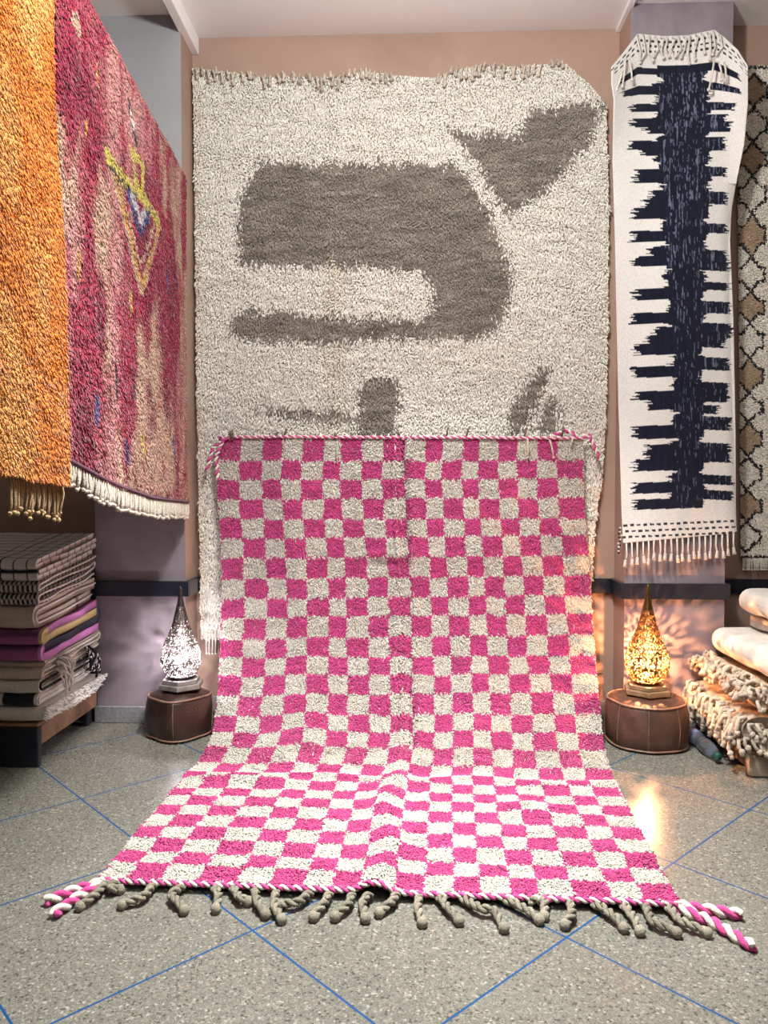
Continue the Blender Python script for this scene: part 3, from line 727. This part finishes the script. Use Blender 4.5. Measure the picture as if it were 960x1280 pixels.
# ---- 6. cream trellis rug in the right recess
def build_trellis():
    root = thing('trellis_rug', 'cream rug with black trellis lines and tan stars, at the right edge', 'rug')
    Yt = YB-.03
    a = on_y(921, 83, Yt); b = on_y(926, 697, Yt); W = 1.05
    nu, nv = 90, 210
    G = np.zeros((nv, nu, 3))
    for i in range(nv):
        v = i/(nv-1)
        for j in range(nu):
            u = j/(nu-1); G[i, j] = (a[0]+(b[0]-a[0])*v+W*u, Yt-.004*math.sin(u*20), a[2]+(b[2]-a[2])*v)
    link('backing', sheet_mesh('backing', G, .015, flip=True), M['backing'], root)
    ys = [178, 220, 267, 322, 364, 404, 448, 491, 527, 570, 612, 652, 690]
    zs = [on_y(937, y, Yt)[2] for y in [93, 135]+ys]; xc = on_y(937, 400, Yt)[0]; hw = 16*Yt/960
    BLK = np.array([.02, .018, .018]); TAN = np.array([.44, .31, .20]); CR = np.array([.80, .75, .65])
    def colfn(u, v):
        p = samp(G, u, v); x = p[:, 0]+R_.normal(0, .0022, len(u)); z = p[:, 2]+R_.normal(0, .0022, len(u))
        c = np.tile(CR, (len(u), 1))
        for cx in (xc, xc+.27, xc+.54, xc+.81):
            for k in range(len(zs)-1):
                zt, zb = zs[k], zs[k+1]; h = zt-zb; m = (zt+zb)/2
                prof = [(0, zt), (hw*.62, m+h*.2), (hw, m+h*.2), (hw, m-h*.2), (hw*.62, m-h*.2), (0, zb)]
                pr = [(cx+q, w) for q, w in prof]; pl = [(cx-q, w) for q, w in prof]
                sel = (z < zt+.03) & (z > zb-.03) & (abs(x-cx) < hw*1.5)
                if k % 2 == 0: c[sel & in_poly(x, z, pr+pl[::-1])] = TAN
                d = np.minimum(seg_dist(x[sel], z[sel], pr), seg_dist(x[sel], z[sel], pl))
                c[np.flatnonzero(sel)[d < .0062]] = BLK
        c[(z > a[2]-.016) & (z < a[2]-.004) | (z < b[2]+.012)] = BLK
        return c
    pile(G, 175, 360, colfn, .010, .0046, root, ridge=(40, 110), seed=3, sag=.6, flip=True)
    rng = random.Random(4)
    for k in range(60):
        p = np.array([b[0]+.01+.5*k/59, Yt-.006, b[2]]); tassel_tube(arc_pts(p, p+np.array([rng.uniform(-.006, .006), -.006, -.06]), n=4), .004, CR*.75, .005, parent=root, n=5)
build_trellis()

# ------------------------------------------------------------------ folded textiles
def folded(axis, f0, f1, e0, e1, z0, z1, n, colfn, name, mat, parent, tk=.86, tilt=0, wob=.006, seed=1, ext=.015, ne=26, run_n=14, dense=False, roundf=1.0, first=0):
    """a cloth folded n times: serpentine section running along `axis` from its visible fold f0 to f1, laid out from e0 to e1"""
    dz = (z1-z0)/n; t = dz*tk; hr = dz/2
    pts = []
    sgn = 1 if f1 > f0 else -1
    for k in range(n):
        zc = z0+dz*(k+.5); run = np.linspace(0, 1, run_n)
        a, b = f0+sgn*hr, f1-sgn*hr
        fwd = (k % 2 == first)                          # runs f1 -> f0, then turns at the visible end
        xs = (b+(a-b)*run) if fwd else (a+(b-a)*run)
        pts += [(x, zc) for x in xs]
        if k < n-1:
            for th in np.linspace(-PI/2, PI/2, 9)[1:-1]:
                cx = a if fwd else b; sg = -sgn if fwd else sgn
                pts.append((cx+sg*hr*math.cos(th)*roundf, zc+dz/2+hr*math.sin(th)))
    P = np.array(pts); T = norm(np.gradient(P, axis=0)); Nn = np.stack([-T[:, 1], T[:, 0]], 1)
    s = np.cumsum(np.r_[0, np.linalg.norm(np.diff(P, axis=0), axis=1)]); m = len(P)
    es = np.concatenate([np.linspace(e0, e1-.26, 20)[:-1], np.linspace(e1-.26, e1, ne)]) if dense else np.linspace(e0, e1, ne)
    ne = len(es)
    ring = []
    half = [(P+Nn*t/2), (P-Nn*t/2)[::-1]]
    ring = np.concatenate(half); sr = np.concatenate([s, s[::-1]]); q = len(ring)
    V = np.zeros((ne, q, 3)); col = np.zeros((ne, q, 3))
    for i, e in enumerate(es):
        edge = max(0, 1-min(abs(e-e0), abs(e-e1))/.06)
        d = ext*(vnoise(sr*6, sr*0+seed, seed)-.5)*2*(1 if True else 0)
        ee = e + (d if abs(e-e1) < abs(e-e0) else -d)*edge
        zz = ring[:, 1] + wob*(vnoise(ring[:, 0]*9, np.full(q, e*9), 5)-.5)*2 + (tilt*(ring[:, 1]-.19)*(ring[:, 0]-BY0) if axis == 'y' else 0)
        ff = ring[:, 0] + wob*(vnoise(np.full(q, e*7), ring[:, 1]*14, seed+2)-.5)*2
        V[i] = np.stack([ee*np.ones(q), ff, zz], 1) if axis == 'y' else np.stack([ff, ee*np.ones(q), zz], 1)
        col[i] = colfn(sr, np.full(q, e), np.r_[np.ones(m), -np.ones(m)])
    i0 = np.arange(ne*q).reshape(ne, q); j = (np.arange(q)+1) % q
    F = np.stack([i0[:-1], i0[:-1][:, j], i0[1:][:, j], i0[1:]], -1).reshape(-1, 4)
    if axis == 'y': F = F[:, ::-1]
    caps = []
    for k in range(m-1):
        caps += [(k, k+1, q-2-k, q-1-k)]
    caps = np.array(caps); c2 = caps[:, ::-1]+(ne-1)*q
    me = np_mesh(name, V.reshape(-1, 3), quads=np.concatenate([F, caps if axis == 'x' else caps[:, ::-1], c2 if axis == 'x' else c2[:, ::-1]]), col=col.reshape(-1, 3))
    return link(name, me, mat, parent), V
def tint(c): return lambda s, e, k: np.tile(np.array(c), (len(s), 1))*(.85+.3*vnoise(s*25, e*25, 3))[:, None]

BX0, BX1, BY0, BY1 = -2.45, -1.592, 3.167, 3.775
def bench_left():
    r = thing('low_bench', 'low black-fronted bench under the left stack of folded textiles', 'bench', loc=(-1.95, 3.4, 0))
    def part(name, boxes, m, bev=.004):
        mb = MB()
        for a, b in boxes: mb.box(tuple(np.array(a)-np.array(r.location)), tuple(np.array(b)-np.array(r.location)), bev=bev)
        return mb.build(name, m, r, smooth=False)
    part('front_board', [((BX0, BY0, 0), (BX1, BY0+.03, .172))], M['black'])
    part('side_board', [((BX1-.025, BY0+.032, .09), (BX1, BY1, .172))], M['wood'])
    part('top_board', [((BX0, BY0, .174), (BX1, BY1, .19))], M['wood'])
    part('leg', [((BX1-.06, BY1-.05, 0), (BX1-.027, BY1, .172))], M['black'])
    part('leg', [((BX0, BY1-.05, 0), (BX0+.04, BY1, .172))], M['black'])
bench_left()
def grid_cols(s, e, k):
    c = np.tile(np.array([.58, .55, .51]), (len(s), 1))
    c[(((e-BX1+.035) % .058) < .0062) | ((s % .066) < .0085)] = (.03, .028, .032); return c
def dot_cols(s, e, k):
    return np.where((((np.floor(s/.016)+np.floor(e/.010)) % 2) == 0)[:, None], np.array([.50, .47, .43]), np.array([.02, .02, .025]))
def line_cols(s, e, k):
    c = np.tile(np.array([.50, .42, .33]), (len(s), 1)); c[(s % .17) < .006] = (.05, .04, .04); return c
def purple_cols(s, e, k):
    c = mixc(np.tile(np.array([.33, .10, .24]), (len(s), 1)), np.array([.14, .05, .12]), (np.sin(s*170) > .3).astype(float))
    edge = e > BX1+.02-.012
    lay = np.floor(s/.62).astype(int) % 4
    pal = np.array([[.55, .20, .46], [.03, .03, .045], [.58, .45, .20], [.50, .18, .42]])
    c[edge] = pal[lay][edge]; return c
def stripe_cols(s, e, k):
    c = np.tile(np.array([.62, .57, .48]), (len(s), 1)); c[(np.sin(s*60) > .86)] = (.40, .35, .28); return c
def black_cols(s, e, k):
    c = np.tile(np.array([.016, .016, .024]), (len(s), 1)); c[(s % .012) < .003] = (.16, .15, .15)
    c[((e+.01) % .16) < .028] = (.58, .52, .42)
    c[e > BX1-.012] = (.66, .62, .55); return c
GRPL = 'folded textiles stacked on the left bench'
EDGEW = np.array([.72, .68, .62])
def rim_yarn(V, root, col, r=.006, mat='cord', rows=None):
    """overcast edge running round the serpentine end of a folded cloth"""
    m = V.shape[1]//2; mid = (V[-1, :m]+V[-1, :m-1:-1])/2
    mb = MB(); mb.tube(mid+np.array([.003, 0, 0]), r, 6, col=col); mb.build('edge_binding', M[mat], root, colored=True)
def stack_left():
    spec = [  # name, label, z0, z1, n, x1, colours, edge, tilt
        ('folded_rug', 'thick cream fuzzy rug folded at the bottom of the left stack', .197, .262, 2, BX1+.03, tint((.56, .51, .43)), (.80, .77, .72), .02),
        ('folded_blanket', 'black blanket with a cream band, second lowest of the left stack', .262, .318, 2, BX1-.004, black_cols, (.72, .68, .62), .03),
        ('folded_blanket', 'ribbed cream blanket with dark edge stripe, third from the bottom of the left stack', .318, .375, 2, BX1+.008, stripe_cols, (.02, .02, .03), .05),
        ('folded_blanket', 'tan and cream blanket with tangled white fringe, just below the purple one', .375, .452, 3, BX1+.018, tint((.52, .45, .36)), (.70, .64, .56), .07),
        ('folded_blanket', 'purple blanket with yellow and charcoal layers in the left stack', .452, .590, 4, BX1+.02, purple_cols, None, .05),
        ('folded_blanket', 'plain beige blanket with white woolly edge, above the purple one', .590, .692, 2, BX1-.0, line_cols, (.74, .70, .68), .05),
        ('folded_blanket', 'black and white dotted blanket, second from the top of the left stack', .692, .795, 4, BX1+.004, dot_cols, (.70, .66, .64), .05),
        ('folded_blanket', 'cream blanket with thin black grid lines, topmost of the left stack', .795, .888, 4, BX1+.01, grid_cols, None, .06)]
    for i, (nm, lb, z0, z1, n, x1, cf, ed, tl) in enumerate(spec):
        r = thing(nm, lb, 'rug' if i == 0 else 'blanket', GRPL)
        o, V = folded('y', BY0+.003, BY1-.012, BX0+.03, x1, z0, z1, n, cf, 'cloth', M['blanket'], r, tk=.93, tilt=.19 if i else 0.0, wob=.004, seed=i+2, ext=.012, ne=90, dense=True, run_n=75 if i >= 6 else 26)
        if ed is not None: rim_yarn(V, r, np.array(ed), .0055 if i else .010)
        if i == 0:
            mb = MB(); rng = random.Random(1)           # fuzzy white nap on the folded end
            q = V.shape[1]//2; mid = (V[-1, :q]+V[-1, :q-1:-1])/2
            for k in range(900):
                p = mid[rng.randrange(len(mid))]+np.array([0, rng.uniform(-.02, .02), rng.uniform(-.012, .010)])
                d = np.array([rng.uniform(.006, .024), rng.uniform(-.012, .012), rng.uniform(-.007, .003)])
                mb.tube([p, p+d*.6, p+d], [.004, .0035, .001], 4, col=np.array([.80, .77, .72])*rng.uniform(.85, 1.05))
            f = mb.build('nap', M['pile'], r, colored=True); f['kind'] = 'stuff'
        if i == 3:
            rng = random.Random(5)
            for k in range(14):                          # tangled white fringe over the end
                a = np.array([x1+.022, 3.31+rng.uniform(-.05, .03), .42+rng.uniform(-.02, .03)]); b = a+np.array([.012, .06+rng.uniform(-.03, .03), -.12+rng.uniform(-.03, .04)])
                tassel_tube(arc_pts(a, b, (.02, rng.uniform(-.03, .03), .02), 6, .004), .0055, EDGEW*rng.uniform(.85, 1.05), 0, parent=r, name='fringe_strand')
        if i == 2:
            rng = random.Random(6)
            for k in range(16):                          # black-and-white twisted fringe
                a = np.array([x1+.036, 3.58+rng.uniform(-.05, .06), .40+rng.uniform(-.05, .04)]); b = a+np.array([.018, rng.uniform(-.05, .07), -rng.uniform(.05, .10)])
                tassel_tube(arc_pts(a, b, (.02, rng.uniform(-.03, .03), 0), 6, .003), .006, None, 0, twist=(np.array([.015, .015, .02]), np.array([.015, .015, .02]) if k % 2 else EDGEW), parent=r, name='fringe_strand')
stack_left()

# ------------------------------------------------------------------ right bench and its pile of rugs
RX0, RX1, RY0, RY1 = 1.388, 2.3, 3.17, 3.775
def bench_right():
    r = thing('low_bench', 'low brown wooden bench under the right pile of fringed rugs', 'bench', loc=(1.85, 3.45, 0))
    def part(name, boxes, m, bev=.004):
        mb = MB()
        for a, b in boxes: mb.box(tuple(np.array(a)-np.array(r.location)), tuple(np.array(b)-np.array(r.location)), bev=bev)
        return mb.build(name, m, r, smooth=False)
    part('side_board', [((RX0, RY0+.065, .025), (RX0+.025, RY1, .095))], M['wood'])
    part('corner_post', [((RX0-.005, RY0, 0), (RX0+.09, RY0+.06, .095))], M['pale_wood'], .008)
    part('front_board', [((RX0+.092, RY0+.01, .0), (RX1, RY0+.04, .095))], M['wood'])
    part('top_board', [((RX0, RY0, .097), (RX1, RY1, .115))], M['wood'])
    for y in (RY1-.05,): part('leg', [((RX0+.03, y, 0), (RX0+.08, y+.05, .095))], M['wood'])
    part('leg', [((RX1-.05, RY1-.05, 0), (RX1, RY1, .095))], M['wood'])
bench_right()
def knot_cord(p, d, r, col, parent, seed):
    rng = random.Random(seed); d = np.array(d)
    q = [p, p+d*.35+np.array([-.018, 0, .016]), p+d*.75+np.array([-.012, rng.uniform(-.01, .01), .004]), p+d]
    mb = MB(); mb.tube(q, [r, r*1.05, r, r*.9], 6, col=col); mb.ball(q[-1], r*1.65, 6, col=col)
    e = np.array(q[-1]); mb.tube([e, e+np.array([rng.uniform(-.012, .004), rng.uniform(-.012, .012), rng.uniform(-.022, .0)])], [r*1.1, r*1.3], 5, col=col*.95)
    return mb.build('tassel', M['cord'], parent, colored=True)
GRPR = 'rolled and folded rugs piled on the right bench'
def stack_right():
    BEI = np.array([.55, .46, .36])
    r = thing('fringed_rug', 'folded beige rug with long knotted tassels, lowest of the right pile', 'rug', GRPR)
    folded('x', RX0-.012, RX1-.03, RY0+.005, RY1, .122, .255, 2, tint((.46, .36, .27)), 'cloth', M['blanket'], r, wob=.008, seed=3, tilt=0)
    rng = random.Random(12)
    for k in range(80):
        y = RY0+.0+(RY1-RY0+.01)*((k % 20)+rng.uniform(0, 1))/20; row = k//20
        p = np.array([RX0-.020-.012*rng.random(), y, (.15, .185, .215, .240)[row]+rng.uniform(-.012, .012)])
        knot_cord(p, (-rng.uniform(.015, .045), rng.uniform(-.035, .035), -rng.uniform(.025, .065)), .0085, BEI*rng.uniform(.8, 1.12), r, k)
    for k in range(18):
        p = np.array([RX0-.02+.16*(k % 9)/9+.01*rng.random(), RY0-.014, (.165, .215)[k//9]+rng.uniform(-.012, .012)])
        knot_cord(p, (rng.uniform(-.02, .02), -rng.uniform(.008, .025), -rng.uniform(.03, .07)), .0085, BEI*rng.uniform(.8, 1.12), r, 500+k)
    r = thing('fringed_rug', 'folded shaggy beige rug with tufted edge, second from the bottom of the right pile', 'rug', GRPR)
    folded('x', RX0+.035, RX1-.03, RY0+.01, RY1-.005, .266, .375, 2, tint((.60, .40, .25)), 'cloth', M['blanket'], r, wob=.008, seed=7)
    for k in range(84):
        y = RY0+.0+(RY1-RY0)*((k % 28)+rng.uniform(0, 1))/28; row = k//28
        p = np.array([RX0+(.066 if row == 2 else .024)-.010*rng.random(), y, (.325, .357, .380)[row]+rng.uniform(-.008, .006)])
        knot_cord(p, (-rng.uniform(.02, .055), rng.uniform(-.03, .03), rng.uniform(-.02, .012)), .0078, BEI*rng.uniform(.85, 1.15), r, 200+k)
    for k in range(14):
        p = np.array([RX0+.03+.12*(k % 7)/7+.01*rng.random(), RY0-.006, (.31, .355)[k//7]+rng.uniform(-.01, .008)])
        knot_cord(p, (rng.uniform(-.02, .02), -rng.uniform(.012, .03), -rng.uniform(.0, .025)), .0078, BEI*rng.uniform(.85, 1.15), r, 700+k)
    r = thing('rolled_rug', 'smooth off-white rolled rug lying on the shaggy beige one at right', 'rug', GRPR)
    folded('x', 1.475, RX1-.1, RY0-.12, RY1-.02, .392, .515, 2, tint((.70, .66, .60)), 'cloth', M['blanket'], r, wob=.006, seed=9, tk=.95)
    r = thing('folded_rug', 'white rug folded into an open loop, topmost of the right pile', 'rug', GRPR)
    folded('x', 1.585, 2.1, RY0+.10, RY1-.03, .520, .715, 3, tint((.68, .63, .57)), 'cloth', M['blanket'], r, wob=.006, seed=5, tk=.72, first=1)
stack_right()

# ------------------------------------------------------------------ poufs, lamps, bottle
def pouf(label, cx, cy, rx, h, dome, expn, rot, mat, seed):
    root = thing('leather_pouf', label, 'pouf', loc=(cx, cy, 0))
    def shp(t):
        c, s = abs(math.cos(t)), abs(math.sin(t)); return 1/((c**expn+s**expn)**(1/expn))
    ws = lambda t, z: shp(t)*(1+.018*math.sin(3*t+z*14+seed)+.012*math.sin(7*t+seed*2+z*25))
    n = 72; mb = MB()
    prof = [(.80, .0), (.90, .004), (.955, .015), (.99, h*.25), (1.01, h*.5), (.99, h*.75), (.955, h*.93), (.93, h)]
    mb.lathe([(rx*a, z) for a, z in prof], n, wob=ws, rot=rot)
    bd = mb.build('body', mat, root)
    mb = MB(); pr = [(.925, h-.002), (.90, h+.004), (.7, h+dome*.55), (.4, h+dome*.9), (.1, h+dome), (.01, h+dome)]
    mb.lathe([(rx*a, z) for a, z in pr], n, wob=ws, rot=rot); mb.build('top_panel', mat, root)
    for z, a, r in ((h, .938, .0055), (.012, .965, .005)):
        P = [(rx*a*ws(t, z)*math.cos(t+rot), rx*a*ws(t, z)*math.sin(t+rot), z) for t in np.linspace(0, 2*PI, n+1)]
        mb = MB(); mb.tube(P, r, 6, cap=False); mb.build('piping', M['piping'], root)
    for q in range(8 if expn < 2.6 else 4):                # stitched seams up the side
        t = 2*PI*q/(8 if expn < 2.6 else 4)+(.35 if expn < 2.6 else PI/4)
        P = [(rx*(a+.004)*ws(t, z)*math.cos(t+rot), rx*(a+.004)*ws(t, z)*math.sin(t+rot), z) for a, z in prof[2:]]
        mb = MB(); mb.tube(P, .0022, 5); mb.build('seam', M['piping'], bd)
    return h+dome
pL = on_y(226, 900, 3.63); pR = on_y(808, 900, 3.598)
zL = pouf('small dark brown leather pouf under the white-lit lamp on the left', pL[0]-.008, pL[1], .138, .196, .034, 3.3, PI/4+.12, M['dark_leather'], 1)
zR = pouf('round brown leather pouf under the amber-lit lamp on the right', pR[0], pR[1], .183, .205, .028, 2.15, .2, M['leather'], 4)
def lamp(label, x, y, z, metal, plinth, bulb, Rm, H, rot, seed, finial, fq, rb):
    root = thing('table_lamp', label, 'lamp', 'pierced metal teardrop lamps on poufs', loc=(x, y, z))
    mb = MB()
    hexp = lambda r, z0, z1: mb.lathe([(r*.98, z0), (r, z0+.003), (r, z1-.003), (r*.98, z1)], 6, rot=rot)
    hexp(.110, 0, .024); hexp(.092, .024, .044); mb.build('plinth', plinth, root, smooth=False)
    zb = .044; hb = H-zb
    fz = np.array([0, .05, .12, .21, .30, .42, .52, .64, .80, .93, 1.0]); fr = np.array([.52, .72, .92, 1.0, .97, .80, .60, .41, .25, .12, .07])
    nz_, na = 120, 170
    V = []; F = []
    for i in range(nz_+1):
        f = i/nz_; 
        r = Rm*float(np.interp(f, fz, fr))
        # smooth the profile a little
        r = Rm*float(np.mean([np.interp(min(1, max(0, f+d)), fz, fr) for d in (-.03, -.015, 0, .015, .03)]))
        for j in range(na):
            t = 2*PI*j/na; V.append((r*math.cos(t), r*math.sin(t), zb+hb*f))
    rng = np.random.default_rng(seed)
    A = rng.random((nz_, na))
    for i in range(nz_):
        f = (i+.5)/nz_
        band_ = (i % 24 == 0) or f > (.80 if finial else .84) or f < .03
        for j in range(na):
            hole = vnoise(j*fq, i*fq, seed)+.3*(A[i, j]-.5) > (.57 if f < .45 else .57+.10*(f-.45)/.4)
            if hole and not band_: continue
            F.append((i*na+j, i*na+(j+1) % na, (i+1)*na+(j+1) % na, (i+1)*na+j))
    me = np_mesh('pierced_body', V, quads=F)
    o = link('pierced_body', me, metal, root)
    so = o.modifiers.new('thick', 'SOLIDIFY'); so.thickness = .0012
    mb = MB(); rt = Rm*.075
    mb.lathe([(rt*1.2, H-.002), (rt, H+.004), (rt*.9, H+.012), (rt*1.4, H+.018), (rt*.5, H+.028), (.001, H+.033)], 12); mb.build('finial', metal, o)
    mb = MB(); mb.lathe([(.016, zb), (.016, zb+.035), (.012, zb+.045)], 14); sk = mb.build('bulb_socket', M['steel'], root)
    mb = MB(); mb.ball((0, 0, zb+.085), rb, 16); mb.build('bulb', bulb, sk)
    return root
lamp('tall silvery pierced teardrop lamp glowing white, left of the checkered rug', pL[0]+.004, pL[1], zL+.001, M['silver'], M['plinth_grey'], M['white_bulb'], .097, .455, PI/2+.12, 3, False, 1.3, .011)
lamp('tall brass pierced teardrop lamp glowing amber, right of the checkered rug', pR[0], pR[1], zR+.001, M['brass'], M['plinth_brown'], M['warm_bulb'], .101, .475, .35, 9, True, .85, .006)
def bottle():
    a = on_floor(863, 925); b = on_floor(897, 955)
    d = b-a; L = np.linalg.norm(d); rz = math.atan2(d[1], d[0])
    root = thing('plastic_bottle', 'clear plastic bottle lying on the floor beside the right bench', 'bottle', loc=(a[0], a[1], .0345))
    root.rotation_euler = (0, PI/2, rz)
    m, nt, bs = new_mat('bottle_plastic')
    bs.inputs['Base Color'].default_value = (.82, .85, .92, 1); bs.inputs['Transmission Weight'].default_value = .95; bs.inputs['Roughness'].default_value = .12; bs.inputs['IOR'].default_value = 1.3
    r = .033; mb = MB()
    mb.lathe([(r*.7, 0), (r*.95, .006), (r, .02), (r, L*.36), (r*.86, L*.42), (r*.86, L*.46), (r, L*.52), (r*.98, L*.70), (r*.75, L*.84), (r*.42, L*.93), (r*.40, L*.95)], 20); bb = mb.build('body', m, root)
    mb = MB(); mb.lathe([(r*1.01, L*.14), (r*1.015, L*.16), (r*1.015, L*.24), (r*1.01, L*.26)], 20); mb.build('label_band', simple('bottle_label', (.20, .24, .42), .35, var=.4, vscale=30), bb)
    mb = MB(); mb.lathe([(r*.45, L*.95), (r*.47, L*.955), (r*.47, L*1.03), (r*.44, L*1.04)], 16); mb.build('cap', simple('green_cap', (.01, .07, .05), .4), root)
bottle()

# ------------------------------------------------------------------ light
def area(name, loc, tgt, size, power, col=(1, 1, 1), spread=PI):
    l = bpy.data.lights.new(name, 'AREA'); l.shape = 'DISK'; l.size = size; l.energy = power; l.color = col; l.spread = spread
    o = bpy.data.objects.new(name, l); C.objects.link(o); o.location = loc
    import mathutils
    o.rotation_euler = (mathutils.Vector(tgt)-mathutils.Vector(loc)).to_track_quat('-Z', 'Y').to_euler()
    return o
area('ceiling_spotlight', (.1, 2.35, ZC-.06), (.03, 2.55, 0), .14, 60, (.985, .99, .965), 1.4)
pl = bpy.data.lights.new('key_light', 'POINT'); pl.energy = 165; pl.shadow_soft_size = .09; pl.color = (.985, .99, .965)  # unseen key light, set below the ceiling so that it brightens it too
po = bpy.data.objects.new('key_light', pl); C.objects.link(po); po.location = (.05, 1.8, 3.0)
area('fill_light', (.1, .2, ZC-.05), (0, 3.4, 1.2), 1.6, 26, (.92, .97, 1))  # unseen soft fill added near the camera, in place of general shop lighting
w = bpy.data.worlds.new('World'); bpy.context.scene.world = w; w.use_nodes = True
w.node_tree.nodes['Background'].inputs[0].default_value = (.8, .85, 1, 1); w.node_tree.nodes['Background'].inputs[1].default_value = .1

# ------------------------------------------------------------------ camera
cam = bpy.data.cameras.new('Camera'); co = bpy.data.objects.new('Camera', cam); C.objects.link(co)
co.location = (0, 0, EYE); co.rotation_euler = (PI/2-PH, 0, TH)
cam.sensor_width = 36; cam.lens = 27; cam.clip_start = .05
sc = bpy.context.scene; sc.camera = co
sc.view_settings.view_transform = 'Standard'; sc.view_settings.look = 'None'; sc.view_settings.gamma = 1; sc.view_settings.exposure = 0
sc.cycles.use_denoising = True
